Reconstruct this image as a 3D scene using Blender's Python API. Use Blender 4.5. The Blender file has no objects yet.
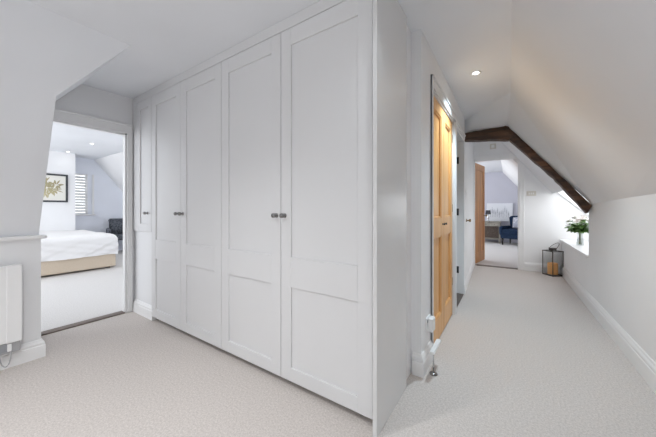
import bpy, bmesh, math, random
from mathutils import Vector, Matrix, noise
random.seed(7)
SC = bpy.context.scene
COL = SC.collection
PI = math.pi

# ------------------------------------------------------------------ camera
cam = bpy.data.cameras.new('camera'); camo = bpy.data.objects.new('camera', cam); COL.objects.link(camo)
cam.sensor_width = 36.0
cam.lens = 270.7 / 656 * 36
cam.shift_y = -9.5 / 656
cam.clip_start = 0.02
camo.location = (0, 0, 1.12)
camo.rotation_euler = (PI / 2, 0, math.atan(181 / 270.7))
SC.camera = camo

# ------------------------------------------------------------------ world, exposure
w = bpy.data.worlds.new('overcast_sky'); SC.world = w; w.use_nodes = True
bg = w.node_tree.nodes['Background']
bg.inputs[0].default_value = (0.94, 0.97, 1.0, 1); bg.inputs[1].default_value = 2.35
vs = SC.view_settings
vs.view_transform = 'Standard'; vs.look = 'None'; vs.gamma = 1.0; vs.use_curve_mapping = False
vs.exposure = 0.20
SC.cycles.max_bounces = 14; SC.cycles.diffuse_bounces = 8
SC.cycles.use_denoising = True
SC.cycles.sample_clamp_indirect = 6.0

# daylight falling through the rooflight and two unseen side windows (each lamp sits just outside its window)
def daylight(name, loc, rot, sx, sy, power, col=(1, 1, 1)):
    l = bpy.data.lights.new(name, 'AREA'); l.shape = 'RECTANGLE'; l.size = sx; l.size_y = sy
    l.energy = power; l.color = col
    o = bpy.data.objects.new(name, l); COL.objects.link(o); o.location = loc; o.rotation_euler = rot
    return o
daylight('bedroom_unseen_daylight', (-6.0, -1.75, 1.4), (PI / 2, 0, 0), 3.0, 1.5, 44, (0.92, 0.95, 1.0))
daylight('study_unseen_daylight', (-2.75, 8.6, 1.4), (PI / 2, 0, -PI / 2), 2.4, 1.4, 26, (0.92, 0.95, 1.0))
daylight('rooflight_daylight', (1.22, 5.1, 1.45), (0, math.radians(45), 0), 0.8, 1.7, 5.5, (0.95, 0.975, 1.0))

# ------------------------------------------------------------------ materials
def new_mat(name):
    m = bpy.data.materials.new(name); m.use_nodes = True
    nt = m.node_tree; b = nt.nodes['Principled BSDF']
    return m, nt, b
def node(nt, t, **kw):
    n = nt.nodes.new(t)
    for k, v in kw.items(): n.inputs[k].default_value = v
    return n
def paint(name, col, rough=0.6, bump=0.02, scale=60, var=0.02, metal=0.0, spec=0.5):
    m, nt, b = new_mat(name)
    tc = node(nt, 'ShaderNodeTexCoord')
    nz = node(nt, 'ShaderNodeTexNoise', Scale=scale, Detail=4.0)
    nt.links.new(tc.outputs['Object'], nz.inputs['Vector'])
    nz2 = node(nt, 'ShaderNodeTexNoise', Scale=1.7, Detail=2.0)
    nt.links.new(tc.outputs['Object'], nz2.inputs['Vector'])
    cr = nt.nodes.new('ShaderNodeValToRGB')
    cr.color_ramp.elements[0].color = tuple(c * (1 - var) for c in col) + (1,)
    cr.color_ramp.elements[1].color = tuple(min(1, c * (1 + var)) for c in col) + (1,)
    cr.color_ramp.elements[0].position = .3; cr.color_ramp.elements[1].position = .7
    nt.links.new(nz2.outputs['Fac'], cr.inputs['Fac'])
    nt.links.new(cr.outputs['Color'], b.inputs['Base Color'])
    b.inputs['Roughness'].default_value = rough; b.inputs['Metallic'].default_value = metal
    b.inputs['Specular IOR Level'].default_value = spec
    if bump:
        bp = node(nt, 'ShaderNodeBump', Strength=bump, Distance=.01)
        nt.links.new(nz.outputs['Fac'], bp.inputs['Height']); nt.links.new(bp.outputs['Normal'], b.inputs['Normal'])
    return m
def speckle(name, c1, c2, scale, bump, rough=.95, coarse=0):
    m, nt, b = new_mat(name)
    tc = node(nt, 'ShaderNodeTexCoord')
    n1 = node(nt, 'ShaderNodeTexNoise', Scale=scale, Detail=3.0, Roughness=.7)
    n2 = node(nt, 'ShaderNodeTexNoise', Scale=coarse or scale * .3, Detail=4.0, Roughness=.65)
    for n in (n1, n2): nt.links.new(tc.outputs['Object'], n.inputs['Vector'])
    ad = nt.nodes.new('ShaderNodeMath'); ad.operation = 'MULTIPLY_ADD'; ad.inputs[1].default_value = .5
    hf = nt.nodes.new('ShaderNodeMath'); hf.operation = 'MULTIPLY'; hf.inputs[1].default_value = .5
    nt.links.new(n2.outputs['Fac'], hf.inputs[0]); nt.links.new(n1.outputs['Fac'], ad.inputs[0]); nt.links.new(hf.outputs[0], ad.inputs[2])
    cr = nt.nodes.new('ShaderNodeValToRGB')
    cr.color_ramp.elements[0].color = c1 + (1,); cr.color_ramp.elements[1].color = c2 + (1,)
    cr.color_ramp.elements[0].position = .40; cr.color_ramp.elements[1].position = .60
    nt.links.new(ad.outputs[0], cr.inputs['Fac']); nt.links.new(cr.outputs['Color'], b.inputs['Base Color'])
    b.inputs['Roughness'].default_value = rough; b.inputs['Specular IOR Level'].default_value = .1
    bp = node(nt, 'ShaderNodeBump', Strength=bump, Distance=.006)
    nt.links.new(ad.outputs[0], bp.inputs['Height']); nt.links.new(bp.outputs['Normal'], b.inputs['Normal'])
    return m
def wood(name, c1, c2, axis='Z', scale=14, rough=.4, bump=.15, stretch=14, c3=None):
    m, nt, b = new_mat(name)
    tc = node(nt, 'ShaderNodeTexCoord'); mp = nt.nodes.new('ShaderNodeMapping')
    s = [scale, scale, scale]; s['XYZ'.index(axis)] = scale / stretch
    mp.inputs['Scale'].default_value = s
    nt.links.new(tc.outputs['Object'], mp.inputs['Vector'])
    n1 = node(nt, 'ShaderNodeTexNoise', Scale=1.0, Detail=6.0, Roughness=.6, Distortion=.6)
    nt.links.new(mp.outputs['Vector'], n1.inputs['Vector'])
    cr = nt.nodes.new('ShaderNodeValToRGB')
    cr.color_ramp.elements[0].color = c1 + (1,); cr.color_ramp.elements[1].color = c2 + (1,)
    cr.color_ramp.elements[0].position = .32; cr.color_ramp.elements[1].position = .68
    if c3:
        e = cr.color_ramp.elements.new(.5); e.color = c3 + (1,)
    nt.links.new(n1.outputs['Fac'], cr.inputs['Fac']); nt.links.new(cr.outputs['Color'], b.inputs['Base Color'])
    b.inputs['Roughness'].default_value = rough
    bp = node(nt, 'ShaderNodeBump', Strength=bump, Distance=.01)
    nt.links.new(n1.outputs['Fac'], bp.inputs['Height']); nt.links.new(bp.outputs['Normal'], b.inputs['Normal'])
    return m
def clear_glass(name, tint=(1, 1, 1), gloss=.08):
    m, nt, b = new_mat(name)
    out = nt.nodes['Material Output']
    tr = node(nt, 'ShaderNodeBsdfTransparent'); tr.inputs[0].default_value = tint + (1,)
    gl = node(nt, 'ShaderNodeBsdfGlossy'); gl.inputs['Roughness'].default_value = .03
    mx = nt.nodes.new('ShaderNodeMixShader'); mx.inputs[0].default_value = gloss
    nt.links.new(tr.outputs[0], mx.inputs[1]); nt.links.new(gl.outputs[0], mx.inputs[2])
    nt.links.new(mx.outputs[0], out.inputs['Surface'])
    return m
def emit(name, col, s):
    m, nt, b = new_mat(name)
    b.inputs['Base Color'].default_value = (.9, .9, .9, 1)
    b.inputs['Emission Color'].default_value = col + (1,); b.inputs['Emission Strength'].default_value = s
    return m

M = dict(
    wall=paint('wall_paint', (.80, .805, .815), .75, .03, 90),
    wall_white=paint('corridor_wall_paint', (.82, .82, .825), .75, .03, 90),
    ceil=paint('ceiling_paint', (.795, .812, .84), .85, .02, 90),
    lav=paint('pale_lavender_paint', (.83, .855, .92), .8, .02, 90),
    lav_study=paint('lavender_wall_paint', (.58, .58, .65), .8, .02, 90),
    satin=paint('white_satin_paint', (.69, .69, .69), .23, .008, 120, .01),
    door_paint=paint('wardrobe_paint', (.695, .695, .70), .38, .01, 120, .012),
    gloss=paint('white_gloss_trim', (.83, .83, .83), .28, .006, 120, .01),
    plastic=paint('white_plastic', (.84, .84, .84), .35, 0, 50, .01),
    greyplastic=paint('grey_plastic', (.30, .31, .33), .5, .05, 200),
    cream=paint('cream_plastic', (.66, .63, .57), .5, 0, 50, .01),
    midgrey=paint('mid_grey_plastic', (.40, .40, .41), .5, .03, 200),
    carpet=speckle('beige_carpet', (.490, .447, .418), (.695, .645, .610), 240, .35, coarse=95),
    carpet_bed=speckle('pale_carpet', (.57, .552, .535), (.74, .722, .705), 240, .3, coarse=95),
    pine=wood('pine', (.60, .30, .10), (.80, .47, .20), 'Z', 16, .38, .08, 18, (.74, .41, .155)),
    oak=wood('brown_wood', (.33, .13, .028), (.58, .275, .075), 'Z', 18, .45, .08, 16, (.47, .20, .048)),
    beam=wood('old_oak_beam', (.020, .010, .006), (.145, .070, .034), 'X', 22, .6, .9, 9, (.060, .028, .014)),
    thresh=wood('dark_threshold', (.10, .075, .06), (.20, .155, .13), 'Y', 30, .5, .1, 12),
    greywood=wood('grey_washed_wood', (.23, .22, .19), (.40, .37, .32), 'X', 30, .6, .1, 12),
    pewter=paint('pewter', (.26, .255, .25), .2, .02, 80, .05, 1.0),
    chrome=paint('chrome', (.62, .62, .62), .18, 0, 50, .01, 1.0),
    brass=paint('aged_brass', (.36, .27, .16), .35, .02, 60, .08, 1.0),
    iron=paint('black_iron', (.03, .03, .032), .5, .05, 120),
    bronze=paint('dark_bronze', (.085, .075, .068), .4, .03, 120, .05, .6),
    linen=paint('white_linen', (.83, .82, .81), .9, .06, 220),
    bedbase=speckle('cream_fabric', (.60, .50, .39), (.70, .60, .48), 260, .3),
    blackframe=paint('black_picture_frame', (.035, .037, .042), .4, .02, 60),
    mount=paint('cream_mount', (.80, .78, .72), .8, .01, 60),
    leafprint=paint('printed_leaf_ink', (.42, .37, .22), .8, .01, 30, .35),
    navy=speckle('navy_velvet', (.010, .020, .045), (.022, .042, .085), 90, .2, .75),
    darkleg=paint('dark_wood_leg', (.02, .014, .010), .4),
    canvas=paint('pale_canvas', (.80, .82, .86), .8, .02, 100),
    inkgrey=paint('grey_ink', (.52, .54, .58), .8, 0, 20, .2),
    shade=paint('charcoal_lampshade', (.05, .05, .06), .8, .05, 100),
    green=paint('leaf_green', (.10, .20, .045), .5, .05, 40, .4),
    stem=paint('stem_green', (.12, .18, .06), .5),
    petal=paint('white_petal', (.82, .78, .76), .6, .02, 60, .05),
    candle=paint('honey_wax', (.74, .38, .14), .55, .02, 30, .06),
    vase=clear_glass('vase_glass', (.97, .98, .98), .10),
    pane=clear_glass('window_glass', (1, 1, 1), .06),
    lantern_glass=clear_glass('lantern_glass', (1, 1, 1), .008),
    water=clear_glass('vase_water', (.95, .97, .96), .04),
    lamp=emit('lit_lamp', (1.0, .97, .92), 14.0),
)
# chair print, pale blotches on navy
def blotch(name, c1, c2, sc):
    m, nt, b = new_mat(name)
    tc = node(nt, 'ShaderNodeTexCoord'); v = node(nt, 'ShaderNodeTexVoronoi', Scale=sc)
    nt.links.new(tc.outputs['Object'], v.inputs['Vector'])
    cr = nt.nodes.new('ShaderNodeValToRGB'); cr.color_ramp.elements[0].color = c1 + (1,); cr.color_ramp.elements[1].color = c2 + (1,)
    cr.color_ramp.elements[0].position = .42; cr.color_ramp.elements[1].position = .5
    nt.links.new(v.outputs['Distance'], cr.inputs['Fac']); nt.links.new(cr.outputs['Color'], b.inputs['Base Color'])
    b.inputs['Roughness'].default_value = .9
    return m
M['print'] = blotch('navy_print_fabric', (.018, .022, .034), (.12, .13, .15), 38)
M['cushion'] = blotch('pale_print_cushion', (.62, .62, .66), (.40, .42, .50), 18)

# ------------------------------------------------------------------ helpers
def link(name, me, mat, parent=None, loc=None, rot=None, smooth=False):
    o = bpy.data.objects.new(name, me); COL.objects.link(o)
    if mat is not None:
        me.materials.clear(); me.materials.append(M[mat] if isinstance(mat, str) else mat)
    if parent: o.parent = parent
    if loc: o.location = loc
    if rot: o.rotation_euler = rot
    if smooth:
        for p in me.polygons: p.use_smooth = True
    return o
def mesh_from(bm, name='m'):
    me = bpy.data.meshes.new(name); bm.normal_update(); bm.to_mesh(me); bm.free(); return me
def add_box(bm, lo, hi, bev=0, seg=2):
    c = [(a + b) / 2 for a, b in zip(lo, hi)]; s = [abs(b - a) for a, b in zip(lo, hi)]
    r = bmesh.ops.create_cube(bm, size=1, matrix=Matrix.Translation(c) @ Matrix.Diagonal((s[0], s[1], s[2], 1)))
    if bev:
        es = list({e for v in r['verts'] for e in v.link_edges})
        bmesh.ops.bevel(bm, geom=es, offset=bev, segments=seg, affect='EDGES', profile=.5)
    return r
def boxes(name, bl, mat, parent=None, bev=0, **kw):
    bm = bmesh.new()
    for lo, hi in bl: add_box(bm, lo, hi, bev)
    return link(name, mesh_from(bm), mat, parent, **kw)
def box(name, lo, hi, mat, parent=None, bev=0, **kw):
    return boxes(name, [(lo, hi)], mat, parent, bev, **kw)
def poly(name, verts, faces, mat, parent=None, solid=0, **kw):
    me = bpy.data.meshes.new(name); me.from_pydata([Vector(v) for v in verts], [], faces); me.update()
    o = link(name, me, mat, parent, **kw)
    if solid:
        bm = bmesh.new(); bm.from_mesh(me)
        bmesh.ops.solidify(bm, geom=bm.faces[:], thickness=solid); bm.to_mesh(me); bm.free()
    return o
def prism(bm, pts, axis, a, b):
    """extrude a closed 2D outline along an axis between a and b"""
    def v(p, t):
        q = list(p); q.insert(axis, t); return bm.verts.new(q)
    A = [v(p, a) for p in pts]; B = [v(p, b) for p in pts]
    n = len(pts)
    for i in range(n): bm.faces.new((A[i], A[(i + 1) % n], B[(i + 1) % n], B[i]))
    bm.faces.new(A[::-1]); bm.faces.new(B)
    bmesh.ops.recalc_face_normals(bm, faces=bm.faces[:])
def prism_obj(name, pts, axis, a, b, mat, parent=None, **kw):
    bm = bmesh.new(); prism(bm, pts, axis, a, b); return link(name, mesh_from(bm), mat, parent, **kw)
def lathe(bm, prof, seg=24, M4=Matrix.Identity(4)):
    rings = []
    for r, z in prof:
        if r < 1e-6: rings.append([bm.verts.new(M4 @ Vector((0, 0, z)))])
        else: rings.append([bm.verts.new(M4 @ Vector((r * math.cos(2 * PI * k / seg), r * math.sin(2 * PI * k / seg), z))) for k in range(seg)])
    for A, B in zip(rings, rings[1:]):
        for k in range(seg):
            k2 = (k + 1) % seg
            if len(A) == 1 and len(B) == 1: continue
            if len(A) == 1: bm.faces.new((A[0], B[k2], B[k]))
            elif len(B) == 1: bm.faces.new((A[k], A[k2], B[0]))
            else: bm.faces.new((A[k], A[k2], B[k2], B[k]))
    bmesh.ops.recalc_face_normals(bm, faces=bm.faces[:])
def lathe_obj(name, prof, mat, parent=None, seg=24, M4=Matrix.Identity(4), **kw):
    bm = bmesh.new(); lathe(bm, prof, seg, M4); kw.setdefault('smooth', True)
    return link(name, mesh_from(bm), mat, parent, **kw)
def tube(bm, pts, r, seg=8, closed=False):
    pts = [Vector(p) for p in pts]; n = len(pts); rings = []
    for i, p in enumerate(pts):
        a = pts[(i - 1) % n] if (closed or i > 0) else p; b = pts[(i + 1) % n] if (closed or i < n - 1) else p
        t = (b - a).normalized(); up = Vector((0, 0, 1)) if abs(t.z) < .9 else Vector((1, 0, 0))
        x = t.cross(up).normalized(); y = x.cross(t)
        rr = r[i] if isinstance(r, (list, tuple)) else r
        rings.append([bm.verts.new(p + (x * math.cos(2 * PI * k / seg) + y * math.sin(2 * PI * k / seg)) * rr) for k in range(seg)])
    m = n if closed else n - 1
    for i in range(m):
        A, B = rings[i], rings[(i + 1) % n]
        for k in range(seg): bm.faces.new((A[k], A[(k + 1) % seg], B[(k + 1) % seg], B[k]))
    if not closed: bm.faces.new(rings[0][::-1]); bm.faces.new(rings[-1])
    bmesh.ops.recalc_face_normals(bm, faces=bm.faces[:])
def tube_obj(name, pts, r, mat, parent=None, seg=8, closed=False, **kw):
    bm = bmesh.new(); tube(bm, pts, r, seg, closed); kw.setdefault('smooth', True)
    return link(name, mesh_from(bm), mat, parent, **kw)
def empty(name, loc=(0, 0, 0), rz=0, label=None, cat=None, group=None, kind=None):
    o = bpy.data.objects.new(name, None); COL.objects.link(o); o.location = loc; o.rotation_euler = (0, 0, rz)
    o.empty_display_size = .05
    tag(o, label, cat, group, kind); return o
def tag(o, label=None, cat=None, group=None, kind=None):
    if label: o['label'] = label
    if cat: o['category'] = cat
    if group: o['group'] = group
    if kind: o['kind'] = kind
    return o
def st(o, label=None, cat=None): return tag(o, label, cat, kind='structure')
def copy_tree(o, parent=None):
    c = o.copy(); COL.objects.link(c); c.parent = parent
    for ch in list(o.children): copy_tree(ch, c)
    return c

# ================================================================== SETTING
ZC = 2.33                    # landing ceiling
XW = -.49                    # corridor left wall
XD = -3.44                   # wall with the bedroom doorway
YF = 6.12                    # far wall of the corridor
XR = .757                    # right knee wall

# ---- floors
st(boxes('floor', [((-3.44, -2.3, -.06), (.757, 1.95, 0)), ((-.56, 1.95, -.06), (.757, YF, 0))], 'carpet'), 'speckled beige carpet of the landing and corridor', 'floor')
st(box('floor_bedroom', (-9.0, -1.6, -.06), (-3.44, 4.1, .0), 'carpet_bed'), 'pale carpet of the bedroom', 'floor')
st(box('floor_study', (-2.6, YF + .08, -.06), (1.6, 11.0, .0), 'carpet_bed'), 'pale carpet of the study beyond the corridor', 'floor')
st(box('floor_side_room', (-2.4, 2.4, -.06), (-.58, 4.3, -.004), 'thresh'), 'dark boards in the room beside the pine doors', 'floor')

# ---- landing ceiling, flat part
bm = bmesh.new()
prism(bm, [(-3.54, -2.4), (0, -2.4), (.017, 3.38), (-.514, 4.13), (-.66, 4.13), (-.66, 1.6), (-3.54, 1.6)], 2, ZC, ZC + .1)
st(link('ceiling', mesh_from(bm), 'ceil'), 'flat white ceiling over landing and corridor', 'ceiling')
# ceiling facet dropping to the collar beam
A = (0, -2.4, ZC); B = (.017, 3.38, ZC); C = (-.02, 4.09, 2.155); D = (XR, 4.10, 1.172); E_ = (XR, 2.969, 1.207); G = (XR, -2.4, 1.30)
fv_, ff_ = [], []
q = [Vector(B), Vector((-.514, 4.13, ZC)), Vector((-.514, 4.135, 2.15)), Vector(C)]
for i in range(13):
    for j in range(13):
        u, v = i / 12, j / 12
        fv_.append(q[0].lerp(q[1], u).lerp(q[3].lerp(q[2], u), v))
for i in range(12):
    for j in range(12): ff_.append((i * 13 + j, i * 13 + j + 1, (i + 1) * 13 + j + 1, (i + 1) * 13 + j))
st(poly('ceiling_facet', fv_, ff_, 'ceil', smooth=True), 'small sloping ceiling facet above the collar beam', 'ceiling')
# right roof slope with its shallow crease
st(poly('ceiling_slope', [A, B, C, D, E_, G], [(0, 1, 4, 5), (1, 2, 3, 4)], 'ceil'), 'long white sloping ceiling over the right knee wall', 'ceiling')
# beyond the beam
st(box('ceiling_corridor_end', (-.66, 4.14, 2.44), (.04, YF, 2.52), 'ceil'), 'flat ceiling beyond the beam', 'ceiling')
st(poly('ceiling_slope_end', [(-.08, 4.14, 2.44), (-.08, YF, 2.44), (.68, YF, 1.425), (.68, 4.14, 1.425)], [(0, 1, 2, 3)], 'ceil', solid=-.06), 'sloping ceiling beyond the beam above the rooflight', 'ceiling')

# ---- right knee wall and the low wall under the sill
bm = bmesh.new()
fr = [bm.verts.new(p) for p in [(XR, -2.4, 0), (XR, 4.23, 0), (XR, 4.23, 1.20), (XR, 2.969, 1.26), (XR, -2.4, 1.36)]]
bk = [bm.verts.new((.88, v.co.y, v.co.z)) for v in fr]
bm.faces.new(fr); bm.faces.new(bk[::-1])
for i in range(5): bm.faces.new((fr[i], bk[i], bk[(i + 1) % 5], fr[(i + 1) % 5]))
bmesh.ops.recalc_face_normals(bm, faces=bm.faces[:])
st(link('wall_right', mesh_from(bm), 'wall_white'), 'white knee wall along the right of the corridor', 'wall')
st(box('wall_right_low', (XR, 4.23, 0), (.88, YF, .565), 'wall_white'), 'low wall under the window sill', 'wall')
st(prism_obj('wall_recess_near', [(.88, .5), (1.34, .5), (1.34, .80), (1.26, .86), (.88, 1.23)], 1, 4.15, 4.23, 'wall_white'), 'near cheek of the window recess', 'wall')
st(box('wall_recess_back', (1.26, 4.23, .5), (1.34, YF, .82), 'wall_white'), 'low upstand at the back of the window recess', 'wall')
sill = st(box('trim_1', (.735, 4.235, .565), (1.26, YF, .595), 'gloss', bev=.006), 'white window sill board', 'sill')

# ---- rooflight
wn = empty('window_1', (0, 0, 0), 0, 'sloping rooflight above the white sill', 'window', kind='structure')
def slopebox(name, x0, x1, y0, y1, off0, off1, mat, par):
    # x along slope between (.68,1.425) and (1.26,.845); off = outward offset
    n = Vector((.7071, 0, .7071)); p0 = Vector((.68, 0, 1.425)); d = Vector((.7071, 0, -.7071))
    bm = bmesh.new(); vs_ = []
    for s in (x0, x1):
        for y in (y0, y1):
            for o in (off0, off1): vs_.append(bm.verts.new(p0 + d * s + n * o + Vector((0, y, 0))))
    for f in ((0, 1, 3, 2), (4, 6, 7, 5), (0, 4, 5, 1), (2, 3, 7, 6), (0, 2, 6, 4), (1, 5, 7, 3)): bm.faces.new([vs_[i] for i in f])
    bmesh.ops.recalc_face_normals(bm, faces=bm.faces[:])
    return link(name, mesh_from(bm), mat, par)
slopebox('pane', .03, .78, 4.24, 6.09, .03, .036, 'pane', wn)
slopebox('frame_rail', 0, .03, 4.18, YF, 0, .06, 'gloss', wn)
slopebox('frame_rail', .78, .83, 4.18, YF, 0, .06, 'gloss', wn)
slopebox('frame_stile', .03, .78, 4.18, 4.24, 0, .06, 'gloss', wn)
slopebox('frame_stile', .03, .78, 6.09, YF, 0, .06, 'gloss', wn)

# ---- far wall of the corridor with the study doorway (opening x -.53 .. .155, z 0 .. 2.08)
def far_wall():
    bm = bmesh.new()
    add_box(bm, (-.70, YF, 0), (-.587, YF + .1, 2.5)); add_box(bm, (-.587, YF, 2.085), (.155, YF + .1, 2.5))
    prism(bm, [(.155, 0), (1.34, 0), (1.34, .88), (.28, 2.0), (.155, 2.5)], 1, YF, YF + .1)
    return st(link('wall_far', mesh_from(bm), 'wall_white'), 'white end wall of the corridor around the study doorway', 'wall')
far_wall()

# ---- corridor left wall with cupboard opening and side doorway
st(boxes('wall_corridor_left', [
    ((-.62, 1.86, 0), (XW, 2.155, 2.34)), ((-.62, 2.155, 2.05), (XW, 3.12, 2.34)), ((-.62, 3.12, 0), (XW, 3.255, 2.34)),
    ((-.62, 3.255, 2.03), (XW, 3.95, 2.34))], 'wall'),
    'grey-white left wall of the corridor', 'wall')
st(prism_obj('wall_corridor_left_end', [(-.70, 3.95), (-.492, 3.95), (-.503, 4.12), (-.585, YF), (-.70, YF)], 2, 0, 2.5, 'wall_white'), 'white left wall beyond the side doorway', 'wall')
st(box('wall_cupboard_back', (-.80, 2.1, 0), (-.72, 3.2, 2.3), 'wall'), 'back of the cupboard behind the pine doors', 'wall')
st(boxes('wall_side_room', [((-2.5, 2.3, 0), (-2.4, 4.4, 2.4)), ((-2.4, 2.3, 0), (-.80, 2.4, 2.4)), ((-2.4, 4.3, 0), (-.62, 4.4, 2.4)), ((-2.5, 2.3, 2.34), (-.63, 4.4, 2.4))], 'lav'),
   'walls of the side room beyond the second doorway', 'wall')
# ---- wall with bedroom doorway
YJ = 1.226
st(boxes('wall_left', [((XD - .06, YJ, 0), (XD, 1.62, 2.42)), ((XD - .06, .52, 1.935), (XD, YJ, 2.42)), ((XD - .06, .25, 0), (XD, .52, 2.42))], 'wall'),
   'wall holding the bedroom doorway', 'wall')
st(box('wall_left_knee', (-3.43, -2.4, 0), (-2.952, .497, .90), 'wall'), 'low wall with panel heater at the left', 'wall')
def slope_x(z): return -2.965 + (z - .92) * (2.965 - 2.322) / (2.335 - .92)
bm = bmesh.new()
def slab(near, far):
    """near/far: outlines (y, z) of the two ends of a piece of the slope, listed low to high"""
    f0 = [(slope_x(z), y, z) for y, z in near] + [(slope_x(z), y, z) for y, z in reversed(far)]
    fr = [bm.verts.new(p) for p in f0]; bk = [bm.verts.new((-3.435, p[1], p[2])) for p in f0]
    bm.faces.new(fr); bm.faces.new(bk[::-1]); n = len(fr)
    for i in range(n): bm.faces.new((fr[i], bk[i], bk[(i + 1) % n], fr[(i + 1) % n]))
slab([(-.5, .92), (-.5, 2.335)], [(.487, .92), (.497, 1.88), (.858, 2.335)])
slab([(-2.4, .92), (-2.4, 2.335)], [(-1.9, .92), (-1.9, 2.335)])
slab([(-1.9, .92), (-1.9, 1.25)], [(-.5, .92), (-.5, 1.25)])
slab([(-1.9, 2.15), (-1.9, 2.335)], [(-.5, 2.15), (-.5, 2.335)])
bmesh.ops.recalc_face_normals(bm, faces=bm.faces[:])
st(link('wall_left_slope', mesh_from(bm), 'ceil'), 'sloping roof wall above the left ledge', 'wall')
ws = empty('added_window_4', (0, 0, 0), 0, 'added unseen rooflight in the left roof slope', 'window', kind='structure')  # unseen opening added so sky light reaches the right slope
boxes('window_frame', [((-3.2, -1.9, 1.25), (-3.14, -1.84, 2.15)), ((-3.2, -.56, 1.25), (-3.14, -.5, 2.15)), ((-3.2, -1.84, 1.25), (-3.14, -.56, 1.31)), ((-3.2, -1.84, 2.09), (-3.14, -.56, 2.15))], 'gloss', ws)
box('pane', (-3.173, -1.84, 1.31), (-3.167, -.56, 2.09), 'pane', ws)
st(box('trim_2', (-3.43, -2.4, .897), (-2.915, .525, .923), 'gloss', bev=.008), 'white ledge capping the low left wall', 'ledge')
# ---- back wall behind the camera with a window added to light the landing
st(boxes('wall_back', [((-3.44, -2.4, 0), (-2.25, -2.3, 2.4)), ((.05, -2.4, 0), (.88, -2.3, 2.4)), ((-2.25, -2.4, 0), (.05, -2.3, .85)), ((-2.25, -2.4, 2.05), (.05, -2.3, 2.4))], 'wall'),
   'gable wall with the added landing window', 'wall')
wb = empty('added_window_2', (0, 0, 0), 0, 'added unseen landing window in the gable wall', 'window', kind='structure')
boxes('window_frame', [((-2.25, -2.38, .85), (-2.19, -2.32, 2.05)), ((-.01, -2.38, .85), (.05, -2.32, 2.05)), ((-2.19, -2.38, .85), (-.01, -2.32, .91)), ((-2.19, -2.38, 1.99), (-.01, -2.32, 2.05)), ((-1.13, -2.38, .91), (-1.07, -2.32, 1.99))], 'gloss', wb)
box('pane', (-2.19, -2.353, .91), (-1.13, -2.347, 1.99), 'pane', wb); box('pane', (-1.07, -2.353, .91), (-.01, -2.347, 1.99), 'pane', wb)

# ---- baseboards: moulded profile swept along a wall line
PROF = [(0, 0), (1, 0), (1, .66), (.8, .70), (.86, .76), (.80, .82), (.45, .90), (.30, .97), (.12, 1.0), (0, 1.0)]
def baseboard(name, path, out, h=.15, t=.02, label=None, mat='gloss'):
    """path: xy points; out: +1 if the room lies to the left of the direction of travel"""
    P = [Vector((p[0], p[1])) for p in path]; n = len(P); N = []
    for i in range(n):
        ns = []
        if i > 0: d = (P[i] - P[i - 1]).normalized(); ns.append(Vector((-d.y, d.x)) * out)
        if i < n - 1: d = (P[i + 1] - P[i]).normalized(); ns.append(Vector((-d.y, d.x)) * out)
        if len(ns) == 2:
            m = (ns[0] + ns[1]).normalized(); N.append(m / max(.3, m.dot(ns[0])))
        else: N.append(ns[0])
    bm = bmesh.new(); rings = []
    for p, nn in zip(P, N):
        rings.append([bm.verts.new((p.x + nn.x * a * t, p.y + nn.y * a * t, b * h)) for a, b in PROF])
    k = len(PROF)
    for A_, B_ in zip(rings, rings[1:]):
        for j in range(k): bm.faces.new((A_[j], A_[(j + 1) % k], B_[(j + 1) % k], B_[j]))
    bm.faces.new(rings[0]); bm.faces.new(rings[-1][::-1])
    bmesh.ops.recalc_face_normals(bm, faces=bm.faces[:])
    return st(link(name, mesh_from(bm), mat), label, 'baseboard')
baseboard('baseboard_right', [(XR, -2.3), (XR, YF)], 1, .165, .02, 'moulded white baseboard along the right wall')
baseboard('baseboard_far', [(XR - .02, YF), (.235, YF)], 1, .15, .02, 'white baseboard on the end wall')
baseboard('baseboard_left', [(-2.952, -2.3), (-2.952, .497), (-3.43, .497)], -1, .135, .022, 'moulded white baseboard below the panel heater')
baseboard('baseboard_corridor', [(-.545, 1.86), (XW, 1.86), (XW, 2.112)], -1, .145, .022, 'white baseboard turning the corner before the pine doors')
baseboard('baseboard_corridor_end', [(-.4925, 3.955), (-.503, 4.12), (-.585, YF)], -1, .14, .015, 'white baseboard beyond the side doorway')

# ---- door surrounds
def surround(name, axis, plane, sgn, a0, a1, top, wd, proj, label, depth=.1, legs=(1, 1), mat='gloss', wt=None):
    """flat architrave with raised outer bead plus jamb lining; axis: wall normal axis (0=x,1=y); sgn: side the room is on"""
    bm = bmesh.new(); wt = wt or wd
    def bx(u0, u1, z0, z1, p0, p1, bev=.004):
        lo, hi = sorted((plane + sgn * p0, plane + sgn * p1)); lo2, hi2 = sorted((u0, u1))
        if axis == 0: add_box(bm, (lo, lo2, z0), (hi, hi2, z1), bev)
        else: add_box(bm, (lo2, lo, z0), (hi2, hi, z1), bev)
    if legs[0]:
        bx(a0 - wd, a0, 0, top, 0, proj); bx(a0 - wd, a0 - wd + .014, 0, top + wt, 0, proj + .006)
    if legs[1]:
        bx(a1, a1 + wd, 0, top, 0, proj); bx(a1 + wd - .014, a1 + wd, 0, top + wt, 0, proj + .006)
    u0 = a0 - wd if legs[0] else a0; u1 = a1 + wd if legs[1] else a1
    bx(u0, u1, top, top + wt, 0, proj); bx(u0, u1, top + wt - .018, top + wt + .001, 0, proj + .009)
    # lining
    bx(a0 - .001, a0 + .018, 0, top, -depth, .002, 0); bx(a1 - .018, a1 + .001, 0, top, -depth, .002, 0); bx(a0, a1, top - .018, top + .001, -depth, .002, 0)
    return st(link(name, mesh_from(bm), mat), label, 'door frame')
surround('trim_3', 0, XD, 1, .525, YJ, 1.935, .046, .02, 'white moulded frame of the bedroom doorway', depth=.055, legs=(0, 1), wt=.10)
surround('trim_4', 0, XW, 1, 2.155, 3.12, 2.045, .04, .015, 'white frame around the pine doors', depth=.03, wt=.085, mat='door_paint')
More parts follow.
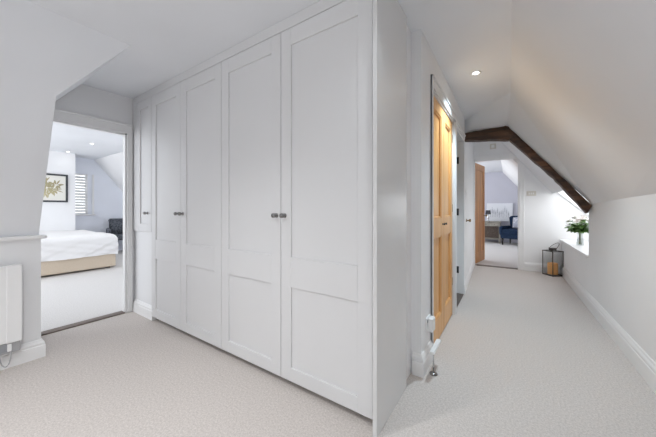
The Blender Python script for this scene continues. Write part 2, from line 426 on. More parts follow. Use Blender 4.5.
surround('trim_5', 0, XW, 1, 3.26, 3.945, 2.025, .06, .012, 'white frame of the side doorway', depth=.13, legs=(1, 0))
surround('trim_6', 1, YF, -1, -.585, .155, 2.085, .075, .015, 'white frame of the study doorway', depth=.11, legs=(0, 1))
st(box('trim_7', (XD - .075, .545, 0), (XD + .015, YJ - .02, .012), 'thresh', bev=.004), 'dark threshold strip in the bedroom doorway', 'threshold')
st(box('trim_8', (-.564, YF - .01, 0), (.137, YF + .09, .010), 'thresh', bev=.003), 'thin dark threshold strip in the study doorway', 'threshold')
st(box('trim_9', (-.62, 3.28, 0), (XW + .0, 3.93, .009), 'thresh', bev=.003), 'dark wooden threshold of the side doorway', 'threshold')

# ---- hinges left on the side-door jamb, and side door folded into the room
dj = empty('door_2', (-.615, 3.925, 0), 0, 'white door swung into the side room, on black hinges', 'door', kind='structure')
box('leaf', (-.68, -.04, .012), (.018, -.002, 2.0), 'satin', dj, bev=.003)
for z in (.32, 1.08, 1.76):
    hg = box('hinge', (.032, -.006, z - .045), (.066, .0005, z + .045), 'iron', dj, bev=.002)
    lathe_obj('hinge_pin', [(0, z - .05), (.007, z - .05), (.007, z + .05), (0, z + .05)], 'iron', dj, 10, loc=(.030, -.008, 0))

# ================================================================== panelled doors
def leaf(parent, name, x0, x1, z0, z1, stile, rails, th, rec, mat, panel_mat=None, bev=.004, raised=0, moulding=0, yf=0):
    """framed leaf in local xz, front face at local y=yf looking to -y; rails: list of (z0,z1) from bottom to top"""
    bl = [((x0, yf, z0), (x0 + stile, yf + th, z1)), ((x1 - stile, yf, z0), (x1, yf + th, z1))]
    for a, b in rails: bl.append(((x0 + stile - .001, yf + .0003, a), (x1 - stile + .001, yf + th, b)))
    bm = bmesh.new()
    for lo, hi in bl: add_box(bm, lo, hi, bev, 2)
    fr = link(name, mesh_from(bm), mat, parent)
    for (a, b), (c, d) in zip(rails, rails[1:]):
        bm = bmesh.new()
        X0, X1, Z0, Z1 = x0 + stile - .002, x1 - stile + .002, b - .002, c + .002
        if raised:
            g = .035
            o = [(X0, Z0), (X1, Z0), (X1, Z1), (X0, Z1)]; i = [(X0 + g, Z0 + g), (X1 - g, Z0 + g), (X1 - g, Z1 - g), (X0 + g, Z1 - g)]
            vo = [bm.verts.new((x, yf + rec, z)) for x, z in o]; vi = [bm.verts.new((x, yf + rec - raised, z)) for x, z in i]
            vb = [bm.verts.new((x, yf + th - .003, z)) for x, z in o]
            bm.faces.new(vi)
            for k in range(4):
                bm.faces.new((vo[k], vo[(k + 1) % 4], vi[(k + 1) % 4], vi[k])); bm.faces.new((vb[k], vb[(k + 1) % 4], vo[(k + 1) % 4], vo[k]))
            bm.faces.new(vb[::-1]); bmesh.ops.recalc_face_normals(bm, faces=bm.faces[:])
        else:
            add_box(bm, (X0, yf + rec, Z0), (X1, yf + th - .003, Z1))
        if moulding:   # quadrant bead round the panel
            m = moulding
            for lo, hi in (((X0, yf + .004, Z0), (X0 + m, yf + rec + .002, Z1)), ((X1 - m, yf + .004, Z0), (X1, yf + rec + .002, Z1)),
                           ((X0, yf + .004, Z0), (X1, yf + rec + .002, Z0 + m)), ((X0, yf + .004, Z1 - m), (X1, yf + rec + .002, Z1))):
                add_box(bm, lo, hi, m * .45, 2)
        link('panel', mesh_from(bm), panel_mat or mat, fr)
    return fr
def knob(parent, x, z, yf=0):
    # ribbed round knob pointing to local -y
    R = Matrix.Translation((x, yf, z)) @ Matrix.Rotation(PI / 2, 4, 'X')
    return lathe_obj('knob', [(0, 0), (.015, 0), (.015, .003), (.010, .006), (.0075, .010), (.0075, .016), (.011, .019), (.0148, .022), (.0148, .027),
                              (.0125, .028), (.0125, .030), (.0148, .031), (.0148, .036), (.0115, .040), (0, .041)], 'pewter', parent, 20, R)

# ---- fitted wardrobes along y = 1.28
WY = 1.278; ZT = 2.255; ZB = .040
def wardrobe(x0, xm, x1, label):
    wr = empty('fitted_wardrobe', (0, WY, 0), 0, label, 'wardrobe', 'fitted double wardrobes along the landing')
    boxes('carcass', [((x0 + .002, .028, ZB + .01), (x0 + .02, .545, 2.30)), ((x1 - .02, .028, ZB + .01), (x1 - .002, .545, 2.30)), ((x0 + .02, .53, ZB + .01), (x1 - .02, .545, 2.30)), ((x0 + .02, .028, 2.20), (x1 - .02, .53, 2.22)), ((x0 + .02, .028, ZB + .01), (x1 - .02, .53, ZB + .03))], 'door_paint', wr)
    box('plinth', (x0 + .003, .055, 0), (x1 - .003, .075, ZB + .03), 'thresh', wr)  # dark colour strengthens the shadow line in the recess below the doors
    box('fascia', (x0, .0, ZT + .003), (x1, .024, ZC - .002), 'door_paint', wr)
    rails = [(ZB, .126), (.628, .818), (2.148, ZT)]
    for a, b, kx in ((x0, xm, 1), (xm, x1, -1)):
        d = leaf(wr, 'door', a + .0018, b - .0018, ZB, ZT, .085, rails, .024, .010, 'door_paint', bev=.003)
        knob(d, (b - .036) if kx > 0 else (a + .036), 1.078)
    return wr
w1 = wardrobe(-2.995, -2.435, -1.845, 'white panelled double wardrobe next to the small wall cupboard')
w2 = wardrobe(-1.845, -1.220, -.580, 'white panelled double wardrobe at the corridor corner with a plain end panel')
ep = box('end_panel', (-.558, -.05, 0), (-.535, .412, ZC - .002), 'satin', w2, bev=.002)
box('filler', (-.578, .004, 0), (-.559, .41, ZC - .002), 'door_paint', w2)
st(box('wall_wardrobe_return', (-.578, WY + .414, 0), (-.558, 1.86, 2.34), 'wall'), 'wall strip between wardrobe end panel and corridor', 'wall')

# ---- small cupboard beside the bedroom doorway
sc_ = empty('wall_cupboard', (0, WY, 0), 0, 'narrow white cupboard with single knob between doorway and wardrobes', 'cupboard')
box('carcass', (XD + .004, .026, .895), (-3.0, .34, ZC - .002), 'door_paint', sc_)
box('filler', (XD + .004, .001, .885), (-3.330, .026, ZC - .002), 'door_paint', sc_)
box('fascia', (-3.328, .0, ZT + .003), (-2.997, .024, ZC - .002), 'door_paint', sc_)
d = leaf(sc_, 'door', -3.326, -2.999, .885, ZT, .07, [(.885, .965), (2.17, ZT)], .022, .011, 'door_paint', bev=.0025)
knob(d, -3.075, 1.078)
st(box('wall_under_cupboard', (XD, WY + .018, 0), (-3.0, 1.6, .884), 'wall'), 'wall under the narrow cupboard', 'wall')
baseboard('baseboard_cupboard', [(XD + .022, WY + .018), (-3.0, WY + .018), (-3.0, WY + .05)], -1, .135, .022, 'white baseboard under the narrow cupboard')

# ---- pine doors in the corridor: leaf local x runs along -Y of the world, front to +X
pd = empty('door_1', (-.497, 2.637, 0), PI / 2, 'pair of honey pine panelled doors', 'door', kind='structure')
prails = [(.012, .20), (.885, 1.04), (1.93, 2.024)]
for a, b in ((-.462, -.0015), (.0015, .463)):
    lf = leaf(pd, 'door_leaf', a, b, .012, 2.024, .085, prails, .034, .022, 'pine', bev=.003, raised=.006, moulding=.018)
    if a > -.1:
        for z in (.36, 1.13, 1.86): box('hinge', (b - .012, -.004, z - .04), (b + .006, .002, z + .04), 'brass', lf, bev=.001)
    R = Matrix.Translation(((b - .04) if a < -.1 else (a + .04), 0, .985)) @ Matrix.Rotation(PI / 2, 4, 'X')
    lathe_obj('knob', [(0, 0), (.010, 0), (.008, .003), (.005, .008), (.009, .013), (.011, .018), (.008, .023), (0, .025)], 'bronze', lf, 16, R)

# ---- brown study door, swung into the study
bd = empty('door_3', (-.563, YF + .075, 0), math.radians(80), 'brown wooden panelled door standing open into the study', 'door', kind='structure')
lf = leaf(bd, 'door_leaf', 0, .69, .014, 2.055, .10, [(.014, .22), (.86, 1.03), (1.93, 2.055)], .036, .014, 'oak', bev=.003, raised=.006, moulding=.014)
for z in (.25, 1.75): box('hinge', (-.008, .004, z - .045), (.004, .03, z + .045), 'brass', bd)
R = Matrix.Translation((.62, 0, .98)) @ Matrix.Rotation(PI / 2, 4, 'X')
lathe_obj('door_knob', [(0, 0), (.024, 0), (.022, .006), (.009, .012), (.009, .03), (.022, .042), (.026, .054), (.018, .066), (0, .069)], 'brass', bd, 18, R)

# ================================================================== BEAMS
def beam(name, ctr, label):
    """ctr: list of (x, ztop, zbot) stations along the beam, rough hewn"""
    bm = bmesh.new(); rings = []
    N = 40
    def lerp(t):
        s = t * (len(ctr) - 1); i = min(int(s), len(ctr) - 2); f = s - i
        return [ctr[i][k] * (1 - f) + ctr[i + 1][k] * f for k in range(len(ctr[0]))]
    for k in range(N + 1):
        xt, zt, xb, zb = lerp(k / N); y0, y1 = 4.055, 4.19
        ring = []
        c = [(xt, y0 + .012, zt), (xt * .9 + xb * .1, y0, zt * .9 + zb * .1), (xt * .5 + xb * .5, y0 - .004, zt * .5 + zb * .5), (xt * .1 + xb * .9, y0, zt * .1 + zb * .9), (xb, y0 + .012, zb),
             (xb, (y0 + y1) / 2, zb), (xb, y1, zb), (xt, y1, zt)]
        for q in c:
            v = Vector(q); nz = noise.noise_vector(v * 9) * .006 + noise.noise_vector(v * 28) * .003
            ring.append(bm.verts.new(v + nz))
        rings.append(ring)
    for A_, B_ in zip(rings, rings[1:]):
        for j in range(8): bm.faces.new((A_[j], A_[(j + 1) % 8], B_[(j + 1) % 8], B_[j]))
    bm.faces.new(rings[0]); bm.faces.new(rings[-1][::-1])
    bmesh.ops.recalc_face_normals(bm, faces=bm.faces[:])
    return tag(link(name, mesh_from(bm), 'beam'), label, 'beam', None)
beam('collar_beam', [(-.505, 2.142, -.505, 2.050), (-.10, 2.162, -.10, 2.002), (.0, 2.165, .0, 1.985)], 'short dark oak collar beam running level above the corridor')
beam('rafter_beam', [(-.055, 2.195, -.02, 2.03), (-.01, 2.150, .012, 1.980), (.43, 1.585, .435, 1.478), (.452, 1.556, .466, 1.430), (.755, 1.163, .718, 1.072)], 'long dark oak rafter beam slanting down to the knee wall')

# ================================================================== FITTINGS
def downlight(loc, label, power, group, size=.045, angle=138, tint=(.965, .985, 1.0)):
    r = empty('ceiling_downlight', loc, 0, label, 'downlight', group)
    lathe_obj('trim_ring', [(.021, .001), (.030, -.002), (.034, -.006), (.044, -.005), (.046, 0), (.046, .004)], 'plastic', r, 28)
    lathe_obj('lamp_lens', [(0, -.0025), (.021, -.0025), (.021, .002)], 'lamp', r, 24)
    l = bpy.data.lights.new('downlight_beam', 'SPOT'); l.energy = power; l.spot_size = math.radians(angle); l.spot_blend = .9; l.shadow_soft_size = .03; l.color = tint
    o = bpy.data.objects.new('downlight_beam', l); COL.objects.link(o); o.parent = r; o.location = (0, 0, -.016)
    return r
downlight((-.244, 2.734, ZC), 'round white recessed downlight glowing in the corridor ceiling', 88, None, angle=112, tint=(.72, .885, 1.0))
downlight((-1.35, .05, ZC), 'added unseen downlight over the landing nearer the wardrobes', 70, 'added landing downlights', angle=118)  # this and the next: unseen lamps added to light the landing
downlight((-1.35, -1.35, ZC), 'added unseen downlight over the landing by the added gable window', 70, 'added landing downlights', angle=118)
downlight((-.244, .95, ZC), 'added unseen downlight before the corridor beside the wardrobe corner', 9, None, angle=122, tint=(.90, .96, 1.0))  # added out of view to brighten the corridor mouth
downlight((-.244, -.95, ZC), 'added unseen downlight by the landing roof slope', 60, None, angle=118, tint=(.95, .98, 1.0))  # another unseen lamp, added as fill beside the slope

# panel heater on the low left wall
ht = empty('panel_heater', (-2.952, .388, .10), 0, 'white electric panel heater fixed to the low left wall', 'heater')
box('heater_body', (.028, -.96, .095), (.085, 0, .625), 'plastic', ht, bev=.008)
box('end_cap', (.026, -.072, .092), (.089, .003, .628), 'plastic', ht, bev=.006)
box('grille', (.022, -.95, .02), (.072, -.004, .095), 'midgrey', ht, bev=.004)
for k in range(10): box('grille_slot', (.0715, -.93 + k * .09, .035), (.0745, -.87 + k * .09, .085), 'greyplastic', ht)
box('wall_bracket', (0, -.7, .25), (.03, -.6, .45), 'chrome', ht); box('wall_bracket', (0, -.2, .25), (.03, -.1, .45), 'chrome', ht)
box('rocker_switch', (.072, -.066, .035), (.084, -.046, .085), 'plastic', ht, bev=.003)
pts = [(.078 + .01 * math.sin(k * .5), -.055 - .02 + .026 * math.cos(k / 12 * PI), .04 - .105 * math.sin(k / 12 * PI)) for k in range(13)]
tube_obj('power_flex', pts, .0035, 'midgrey', ht, 8)

# corridor sockets, switches, detector
sk = empty('wall_socket', (XW, 2.03, .30), 0, 'white socket with plugged-in adaptor beside the pine doors', 'socket')
box('back_plate', (0, -.055, -.045), (.009, .055, .045), 'plastic', sk, bev=.003)
box('adaptor', (.009, -.035, -.055), (.045, .04, .04), 'plastic', sk, bev=.006)
box('rocker', (.009, -.05, .015), (.013, -.038, .035), 'greyplastic', sk)
ds = empty('door_stop', (-.426, 1.926, 0), 0, 'low white bar on thin chrome stem standing by the baseboard', 'door stop')
lathe_obj('base', [(0, 0), (.026, 0), (.026, .006), (.012, .012), (0, .013)], 'pewter', ds, 20)
tube_obj('stem', [(0, 0, .01), (0, .002, .08), (0, .0, .155)], .0045, 'chrome', ds, 10)
box('bar', (-.016, -.05, .152), (.016, .17, .172), 'plastic', ds, bev=.006)
def plate(name, loc, rz, w_, h_, label, cat, rockers=1, mat='plastic'):
    r = empty(name, loc, rz, label, cat)
    box('face_plate', (-w_ / 2, -.009, -h_ / 2), (w_ / 2, 0, h_ / 2), mat, r, bev=.003)
    for k in range(rockers):
        cx = (k - (rockers - 1) / 2) * .03
        box('rocker', (cx - .008, -.0125, -.016), (cx + .008, -.0088, .016), 'gloss', r, bev=.002)
    return r
plate('light_switch', (-.5112, 4.32, 1.345), PI / 2 + .041, .085, .085, 'white light switch on the wall beyond the side doorway', 'light switch')
plate('switch_plate', (.335, YF, 1.40), 0, .14, .085, 'wide pale grey switch plate on the end wall near the study doorway', 'light switch', 3, 'cream')
hk = empty('wall_hook', (-.5128, 4.36, .955), PI / 2 + .041, 'small brass knob on the wall below the light switch', 'knob')
R = Matrix.Rotation(PI / 2, 4, 'X')
lathe_obj('rose', [(0, 0), (.026, 0), (.024, .006), (.010, .01), (0, .01)], 'brass', hk, 18, R)
lathe_obj('grip', [(.009, .008), (.009, .03), (.02, .04), (.024, .05), (.017, .06), (0, .063)], 'brass', hk, 18, R)
sd = empty('smoke_detector', (-.257, YF, 2.325), 0, 'white square detector on the end wall above study doorway', 'detector')
box('housing', (-.05, -.035, -.05), (.05, 0, .05), 'cream', sd, bev=.010)
box('sensor_grille', (-.025, -.040, -.028), (.025, -.034, .028), 'gloss', sd, bev=.004)

# ================================================================== LANTERN + CANDLE
lt = empty('glass_lantern', (.615, 5.925, 0), math.radians(40), 'tall bronze lantern with glass sides on the carpet by the end wall', 'lantern')
s = .094; H = .405; t = .006
box('base', (-s - t, -s - t, .0), (s + t, s + t, .02), 'bronze', lt, bev=.003)
for sx in (-1, 1):
    for sy in (-1, 1):
        box('post', (sx * s - t * .7, sy * s - t * .7, .02), (sx * s + t * .7, sy * s + t * .7, H), 'bronze', lt)
boxes('top_rim', [((-s - t, -s - t, H), (s + t, -s + t, H + .012)), ((-s - t, s - t, H), (s + t, s + t, H + .012)), ((-s - t, -s + t, H), (-s + t, s - t, H + .012)), ((s - t, -s + t, H), (s + t, s - t, H + .012))], 'bronze', lt)
g = .006
box('pane', (-s + g, -s - .0015, .02), (s - g, -s + .0015, H), 'lantern_glass', lt); box('pane', (-s + g, s - .0015, .02), (s - g, s + .0015, H), 'lantern_glass', lt)
box('pane', (-s - .0015, -s + g, .02), (-s + .0015, s - g, H), 'lantern_glass', lt); box('pane', (s - .0015, -s + g, .02), (s + .0015, s - g, H), 'lantern_glass', lt)
boxes('lid', [((-s, -.012, H + .002), (s, .012, H + .010)), ((-.036, -.036, H + .008), (.036, .036, H + .05)), ((-.042, -.042, H + .05), (.042, .042, H + .056))], 'bronze', lt)
tube_obj('handle', [((.075 * math.cos(a) + .055 * math.sin(a)), -.04 * math.sin(a), H + .05 + .095 * math.sin(a)) for a in [k * PI / 14 for k in range(15)]], .004, 'bronze', lt, 8)
cd = empty('pillar_candle', (.615, 5.925, .02), 0, 'fat honey-coloured pillar candle inside the lantern', 'candle')
lathe_obj('wax', [(0, 0), (.070, 0), (.072, .004), (.072, .180), (.066, .188), (.055, .182), (0, .178)], 'candle', cd, 28)
tube_obj('wick', [(0, 0, .176), (.002, 0, .188), (.004, 0, .198)], .0015, 'iron', cd, 6)

# ================================================================== VASE OF FLOWERS on the sill
fv = empty('flower_vase', (.845, 5.22, .595), 0, 'clear glass vase of white roses and leaves on the window sill', 'flowers')
lathe_obj('vase', [(0, .0), (.038, 0), (.042, .006), (.040, .06), (.032, .12), (.036, .17), (.048, .2), (.045, .2), (.033, .17), (.029, .12), (.037, .06), (.038, .012), (0, .010)], 'vase', fv, 28)
lathe_obj('water', [(0, .011), (.036, .012), (.0355, .06), (.029, .11), (0, .11)], 'water', fv, 24)
heads = []
bmst = bmesh.new(); bml = bmesh.new()
rnd = random.Random(3)
def add_leaf(bm, p, d, L, W):
    d = d.normalized(); up = Vector((rnd.uniform(-.5, .5), rnd.uniform(-.5, .5), 1)); sd_ = d.cross(up).normalized(); nn = sd_.cross(d)
    st_ = [(0, .12), (.25, .75), (.5, 1), (.75, .7), (1, .03)]; rows = []
    for a, b in st_:
        c = p + d * L * a - nn * L * .25 * a * a
        rows.append((bm.verts.new(c - sd_ * W * b + nn * W * .25 * b), bm.verts.new(c), bm.verts.new(c + sd_ * W * b + nn * W * .25 * b)))
    for r0, r1 in zip(rows, rows[1:]):
        bm.faces.new((r0[0], r0[1], r1[1], r1[0])); bm.faces.new((r0[1], r0[2], r1[2], r1[1]))
for k in range(13):
    a = k * 2.4; rr = .03 + .09 * math.sqrt(k / 13); hz = .395 - .9 * rr + rnd.uniform(-.03, .03)
    hd = Vector((rr * math.cos(a), rr * math.sin(a) * 1.15, hz)); heads.append(hd)
    tube(bmst, [Vector((.015 * math.cos(a + 2), .015 * math.sin(a + 2), .02)), Vector((.014 * math.cos(a), .014 * math.sin(a), .2)), hd], .003, 6)
    for j in range(26):
        p = hd * rnd.uniform(.62, .98) + Vector((rnd.uniform(-.03, .03), rnd.uniform(-.03, .03), rnd.uniform(-.05, .03)))
        p.z = max(p.z, .215)
        b = rnd.uniform(0, 2 * PI); add_leaf(bml, p, Vector((math.cos(b), math.sin(b), rnd.uniform(-.3, .6))), rnd.uniform(.05, .085), rnd.uniform(.014, .024))
link('stems', mesh_from(bmst), 'stem', fv, smooth=True)
lv = link('foliage', mesh_from(bml), 'green', fv, smooth=True); lv['kind'] = 'stuff'
def rose():
    bm = bmesh.new()
    for ring, (n, R_, op, hh) in enumerate(((3, .010, .15, .030), (5, .018, .45, .029), (6, .026, .9, .024))):
        for k in range(n):
            a0 = 2 * PI * k / n + ring * .5; wdt = 2 * PI / n * .75
            g_ = []
            for i in range(5):
                r_ = []
                for j in range(4):
                    u = (i / 4 - .5) * 2; v = j / 3
                    rad = R_ * (.35 + .65 * math.sin(min(1, v * 1.1) * PI / 2)) + op * .010 * v * v - .002 * u * u
                    an = a0 + u * wdt * (.5 + .5 * v) * .8
                    r_.append(bm.verts.new((rad * math.cos(an), rad * math.sin(an), hh * v * (1 - .15 * u * u))))
                g_.append(r_)
            for i in range(4):
                for j in range(3): bm.faces.new((g_[i][j], g_[i + 1][j], g_[i + 1][j + 1], g_[i][j + 1]))
    return mesh_from(bm)
rm = rose(); rm.materials.append(M['petal'])
for p in rm.polygons: p.use_smooth = True
for i, hd in enumerate(heads[1::2] + heads[0:3:2]):
    o = bpy.data.objects.new('rose_bloom', rm); COL.objects.link(o); o.parent = fv; o.location = hd * 1.04 + Vector((0, 0, .02))
    dv = Vector((hd.x, hd.y, .12)).normalized(); o.rotation_euler = dv.to_track_quat('Z', 'Y').to_euler()
    q = rnd.uniform(1.0, 1.3); o.scale = (q, q, q)

# ================================================================== BEDROOM
BX = -8.75; HX = -8.2; BZ = 2.375
st(box('ceiling_bedroom', (-9.0, -1.6, BZ), (XD - .06, 2.50, BZ + .08), 'ceil'), 'white bedroom ceiling', 'ceiling')
st(box('wall_bedroom_head', (-8.95, -1.6, 0), (HX, 1.925, 2.40), 'wall_white'), 'white bedroom wall behind the bed', 'wall')
# lavender wall with window opening y 2.07..2.36, z .975 .. 2.0
wy0, wy1, wz0, wz1 = 2.0, 2.28, .99, 1.985
st(boxes('wall_bedroom_far', [((BX - .1, 1.925, 0), (BX, wy0, 2.45)), ((BX - .1, wy1, 0), (BX, 4.1, 2.45)), ((BX - .1, wy0, 0), (BX, wy1, wz0)), ((BX - .1, wy0, wz1), (BX, wy1, 2.45))], 'lav'), 'lavender bedroom wall around the shuttered window', 'wall')
st(poly('ceiling_bedroom_slope', [(-9, 2.46, 2.40), (XD - .06, 2.46, 2.40), (XD - .06, 3.55, 1.0), (-9, 3.55, 1.0)], [(0, 1, 2, 3)], 'wall_white', solid=.06), 'sloping bedroom ceiling', 'ceiling')
st(box('wall_bedroom_knee', (-9, 3.5, 0), (XD - .06, 3.6, 1.08), 'lav'), 'low bedroom wall under the slope', 'wall')
st(boxes('wall_bedroom_side', [((-9, -1.6, 0), (-7.55, -1.5, 2.4)), ((-4.45, -1.6, 0), (XD - .06, -1.5, 2.4)), ((-7.55, -1.6, 0), (-4.45, -1.5, .6)), ((-7.55, -1.6, 2.2), (-4.45, -1.5, 2.4))], 'wall_white'), 'bedroom side wall with its large unseen window', 'wall')
wd = empty('window_3', (0, 0, 0), 0, 'shuttered bedroom window in the lavender wall', 'window', kind='structure')
box('pane', (BX - .085, wy0, wz0), (BX - .08, wy1, wz1), 'pane', wd)
boxes('window_frame', [((BX - .09, wy0, wz0), (BX - .06, wy0 + .03, wz1)), ((BX - .09, wy1 - .03, wz0), (BX - .06, wy1, wz1)), ((BX - .09, wy0, wz0), (BX - .06, wy1, wz0 + .03)), ((BX - .09, wy0, wz1 - .03), (BX - .06, wy1, wz1))], 'gloss', wd)
box('window_sill', (BX - .06, wy0 - .03, wz0 - .03), (BX + .06, wy1 + .15, wz0), 'gloss', wd, bev=.004)
sh = boxes('shutter_frame', [((BX - .02, wy0, wz0), (BX + .01, wy0 + .025, wz1)), ((BX - .02, wy1 - .025, wz0), (BX + .01, wy1, wz1)), ((BX - .02, wy0, wz0), (BX + .01, wy1, wz0 + .04)), ((BX - .02, wy0, wz1 - .04), (BX + .01, wy1, wz1))], 'gloss', wd)
nl = 13; zz0 = wz0 + .05; dz = (wz1 - wz0 - .10) / nl
lm = None
for k in range(nl):
    if lm is None:
        bm = bmesh.new(); add_box(bm, (-.036, wy0 + .026, -.005), (.036, wy1 - .026, .005), .002); lm = mesh_from(bm); lm.materials.append(M['satin'])
    o = bpy.data.objects.new('louvre', lm); COL.objects.link(o); o.parent = sh; o.location = (BX - .005, 0, zz0 + (k + .5) * dz); o.rotation_euler = (0, math.radians(48), 0)
boxes('open_shutter', [((BX, wy1 + .085, wz0), (BX + .03, wy1 + .125, wz1))], 'gloss', wd, bev=.003)
downlight((-6.66, 1.803, BZ), 'small round downlight in the bedroom ceiling nearer the doorway', 17, 'bedroom downlights')
downlight((-8.03, 1.763, BZ), 'small round downlight in the bedroom ceiling above the picture', 1.0, 'bedroom downlights')

# bed
by0, by1 = .42, 2.06; bx0, bx1 = HX + .02, -6.28
bed = empty('double_bed', ((bx0 + bx1) / 2, (by0 + by1) / 2, 0), 0, 'low double bed with cream base and white duvet', 'bed')
LX = (bx1 - bx0) / 2; LY = (by1 - by0) / 2
for sx in (-1, 1):
    for sy in (-1, 1): box('foot', (sx * (LX - .1) - .03, sy * (LY - .1) - .03, 0), (sx * (LX - .1) + .03, sy * (LY - .1) + .03, .035), 'darkleg', bed)
box('divan_base', (-LX, -LY, .03), (LX, LY, .30), 'bedbase', bed, bev=.02)
box('mattress', (-LX, -LY, .30), (LX, LY, .52), 'linen', bed, bev=.05)
def duvet():
    bm = bmesh.new(); nx, ny = 90, 90
    hang = .34; W = LX + .02; V = LY + .02
    def prof(s, half):           # arc length to (pos, drop)
        a = abs(s); r = .09
        if a <= half - r: return math.copysign(a, s), 0
        t = a - (half - r)
        if t < r * PI / 2: return math.copysign(half - r + r * math.sin(t / r), s), r * (1 - math.cos(t / r))
        return math.copysign(half + .02 * (t - r * PI / 2), s), r + (t - r * PI / 2)
    grid = []
    for i in range(nx + 1):
        row = []
        sx_ = -W + (2 * W + hang) * i / nx      # no hang at the head end
        for j in range(ny + 1):
            sy_ = -(V + hang * .9) + 2 * (V + hang * .9) * j / ny
            x, dx = prof(sx_, W); y, dy = prof(sy_, V)
            drop = min(max(dx, dy) + .25 * min(dx, dy), .40)
            p = Vector((x, y, .645 - drop))
            wv = noise.noise(Vector((x * 5, y * 3 + 4, drop * 2)))
            p.z += .016 * noise.noise(Vector((x * 2.2, y * 2.2, 1))) + .010 * wv
            if drop > .05:
                f = min(1, (drop - .05) / .15)
                fold = noise.noise(Vector((x * 2.5, y * 7 + drop * 14, 9))) * .028 * f + noise.noise(Vector((x * 6, y * 5 - drop * 22, 3))) * .012 * f
                if dx > dy: p.x += fold + .01
                else: p.y += math.copysign(abs(fold), y)
            row.append(bm.verts.new(p))
        grid.append(row)
    for i in range(nx):
        for j in range(ny): bm.faces.new((grid[i][j], grid[i + 1][j], grid[i + 1][j + 1], grid[i][j + 1]))
    bmesh.ops.recalc_face_normals(bm, faces=bm.faces[:])
    return mesh_from(bm)
dv_ = link('duvet', duvet(), 'linen', bed, smooth=True)

# framed botanical print
pic = empty('framed_print', (HX, 1.46, 1.575), PI / 2, 'black framed botanical leaf print on the bedroom wall above the bed', 'picture')
pw, ph, ft = .335, .305, .035
boxes('frame', [((-pw, -.03, -ph), (-pw + ft, 0, ph)), ((pw - ft, -.03, -ph), (pw, 0, ph)), ((-pw + ft, -.03, -ph), (pw - ft, 0, -ph + ft)), ((-pw + ft, -.03, ph - ft), (pw - ft, 0, ph))], 'blackframe', pic, bev=.003)
box('mount', (-pw + ft, -.012, -ph + ft), (pw - ft, -.006, ph - ft), 'mount', pic)
bm = bmesh.new()
def flat_leaf(c, ang, L, W):
    n = 8; top = []; bot = []; yo = -r2.uniform(0, .0015)
    for k in range(n + 1):
        u = k / n; wv = W * math.sin(PI * u) ** .8
        for lst, sg in ((top, 1), (bot, -1)):
            x = u * L; z = sg * wv * .5 + .12 * L * math.sin(u * 2)
            lst.append(bm.verts.new((c[0] + x * math.cos(ang) - z * math.sin(ang), yo, c[1] + x * math.sin(ang) + z * math.cos(ang))))
    for k in range(n): bm.faces.new((top[k], top[k + 1], bot[k + 1], bot[k]))
r2 = random.Random(5)
for cx, cz, a0, n_, L0 in ((-.02, .0, .4, 11, .15), (.05, -.03, -.2, 9, .12), (-.06, .06, 2.0, 7, .12), (-.05, -.07, 3.9, 7, .10), (.09, .05, .9, 6, .09)):
    for k in range(n_):
        a = a0 + (k - n_ / 2) * (2 * PI / n_) * .8 + r2.uniform(-.15, .15)
        flat_leaf((cx + .01 * math.cos(a), cz + .01 * math.sin(a)), a, L0 * r2.uniform(.6, 1.1), r2.uniform(.016, .03))
bmesh.ops.remove_doubles(bm, verts=bm.verts[:], dist=1e-5)
link('printed_leaves', mesh_from(bm), 'leafprint', pic, loc=(.03, -.0128, 0), rot=None).scale = (1.3, 1, 1.3)

# patterned chair in the far corner of the bedroom
ch = empty('accent_chair', (-8.3, 2.86, 0), math.radians(75), 'dark navy patterned chair in the bedroom corner behind the bed', 'chair')
box('seat', (-.26, -.27, .33), (.26, .25, .46), 'print', ch, bev=.05)
bk_ = box('backrest', (-.26, .18, .44), (.26, .30, .84), 'print', ch, bev=.05)
box('back_roll', (-.27, .20, .78), (.27, .33, .87), 'print', ch, bev=.04)
for sx in (-1, 1):
    box('armrest', (sx * .28 - .04, -.22, .40), (sx * .28 + .04, .26, .64), 'print', ch, bev=.035)
    for y in (-.22, .22): lathe_obj('leg', [(0, 0), (.014, 0), (.022, .33), (0, .33)], 'darkleg', ch, 12, loc=(sx * .22, y, 0))

# ================================================================== STUDY
SY = 10.9
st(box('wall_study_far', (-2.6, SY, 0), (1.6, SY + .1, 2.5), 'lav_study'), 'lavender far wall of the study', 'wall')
st(box('ceiling_study', (-2.6, YF + .1, 2.385), (-.10, SY, 2.47), 'ceil'), 'white study ceiling', 'ceiling')
st(poly('ceiling_study_slope', [(-.123, YF + .1, 2.39), (-.123, SY, 2.39), (1.0, SY, 1.0), (1.0, YF + .1, 1.0)], [(0, 1, 2, 3)], 'wall_white', solid=-.06), 'sloping study ceiling', 'ceiling')
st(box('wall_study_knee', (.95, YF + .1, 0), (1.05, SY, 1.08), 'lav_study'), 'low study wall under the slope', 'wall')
st(boxes('wall_study_side', [((-2.6, YF + .1, 0), (-2.5, 7.3, 2.45)), ((-2.6, 9.9, 0), (-2.5, SY, 2.45)), ((-2.6, 7.3, 0), (-2.5, 9.9, .6)), ((-2.6, 7.3, 2.2), (-2.5, 9.9, 2.45))], 'wall_white'), 'study side wall with its unseen window', 'wall')
st(box('wall_study_near', (-2.6, YF + .02, 0), (-.70, YF + .1, 2.45), 'wall_white'), 'study wall beside the open door', 'wall')

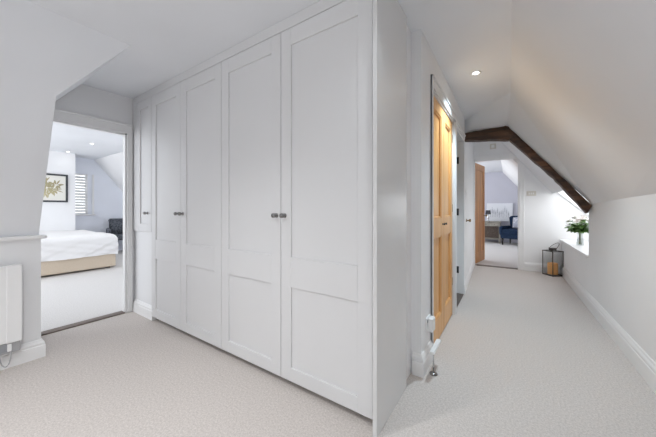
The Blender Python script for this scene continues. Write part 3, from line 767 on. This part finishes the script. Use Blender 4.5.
ct = empty('console_table', (-.52, 10.62, 0), 0, 'grey washed wooden console table against the study wall', 'console table')
box('table_top', (-.30, -.21, .68), (.30, .21, .71), 'greywood', ct, bev=.004)
for sx in (-1, 1):
    for sy in (-1, 1): box('leg', (sx * .265 - .024, sy * .175 - .024, 0), (sx * .265 + .024, sy * .175 + .024, .68), 'greywood', ct, bev=.003)
for x0 in (-.235, .005):
    dr = box('drawer', (x0, -.195, .55), (x0 + .23, .15, .67), 'greywood', ct, bev=.004)
    lathe_obj('knob', [(0, 0), (.008, 0), (.012, .012), (0, .018)], 'pewter', dr, 12, Matrix.Translation((x0 + .115, -.195, .61)) @ Matrix.Rotation(PI / 2, 4, 'X'))
box('lower_shelf', (-.28, -.19, .12), (.28, .19, .145), 'greywood', ct, bev=.003)
box('back_panel', (-.241, .13, .145), (.241, .15, .55), 'thresh', ct)

cv = empty('canvas_print', (-.27, 10.868, .715), 0, 'wide pale canvas with faint grey figures standing on the console', 'picture')
box('canvas', (-.375, -.02, 0), (.375, .015, .60), 'canvas', cv, bev=.003)
bm = bmesh.new(); r3 = random.Random(11)
for k in range(11):
    x = -.26 + k * .052; hgt = r3.uniform(.2, .36); y_ = .1 + r3.uniform(0, .06)
    add_box(bm, (x - .006, -.0015, y_), (x + .006, .0, y_ + hgt)); add_box(bm, (x - .018, -.0016, y_ + hgt * .4), (x + .014, -.0001, y_ + hgt * .8))
link('printed_figures', mesh_from(bm), 'inkgrey', cv, loc=(0, -.0203, 0))
tl = empty('table_lamp', (-.585, 10.58, .71), 0, 'small table lamp with charcoal shade on the console', 'lamp')
lathe_obj('lamp_base', [(0, 0), (.055, 0), (.055, .012), (.018, .025), (.030, .09), (.034, .14), (.014, .2), (.008, .24), (0, .24)], 'chrome', tl, 20)
lathe_obj('lamp_shade', [(.085, .235), (.065, .37), (.063, .37), (.083, .235)], 'shade', tl, 24)

ac = empty('armchair', (.20, 10.28, 0), math.radians(-22), 'navy velvet armchair with dark legs in the study', 'armchair')
def soft(name, lo, hi, mat, par, bev, **kw):
    o = box(name, lo, hi, mat, par, bev=0, **kw); md = o.modifiers.new('round', 'BEVEL'); md.width = bev; md.segments = 4
    for p in o.data.polygons: p.use_smooth = True
    return o
soft('seat_frame', (-.33, -.34, .20), (.33, .30, .36), 'navy', ac, .03)
soft('seat_cushion', (-.27, -.37, .34), (.27, .22, .50), 'navy', ac, .05)
bm = bmesh.new()
prism(bm, [(-.24, .40), (.24, .40), (.30, .86), (.22, .90), (0, .905), (-.22, .90), (-.30, .86)], 1, .18, .34)
b_ = link('backrest', mesh_from(bm), 'navy', ac); md = b_.modifiers.new('round', 'BEVEL'); md.width = .04; md.segments = 4
for sx in (-1, 1):
    soft('armrest', (sx * .32 - .055, -.34, .30), (sx * .32 + .055, .30, .585), 'navy', ac, .05)
    for sy in (-1, 1): lathe_obj('leg', [(0, 0), (.016, 0), (.028, .21), (0, .21)], 'darkleg', ac, 12, loc=(sx * .28, sy * .27 - .02, 0))
cu = empty('scatter_cushion', (.254, 10.275, .505), math.radians(-22), 'pale patterned scatter cushion on the navy armchair', 'cushion')
bm = bmesh.new(); n = 10; gr = [[], []]
for sgn in (0, 1):
    for i in range(n + 1):
        row = []
        for j in range(n + 1):
            u = i / n * 2 - 1; v = j / n * 2 - 1
            th_ = .065 * (max(0, (1 - u ** 4) * (1 - v ** 4))) ** .6
            row.append(bm.verts.new((u * .18 * (1 - .06 * v * v), (-1 if sgn == 0 else 1) * th_ + .14 * (v * .5 + .5) * .3, .18 + v * .18 * (1 - .06 * u * u))))
        gr[sgn].append(row)
    for i in range(n):
        for j in range(n): bm.faces.new((gr[sgn][i][j], gr[sgn][i + 1][j], gr[sgn][i + 1][j + 1], gr[sgn][i][j + 1]))
bmesh.ops.remove_doubles(bm, verts=bm.verts[:], dist=1e-4); bmesh.ops.recalc_face_normals(bm, faces=bm.faces[:])
link('cover', mesh_from(bm), 'cushion', cu, smooth=True)
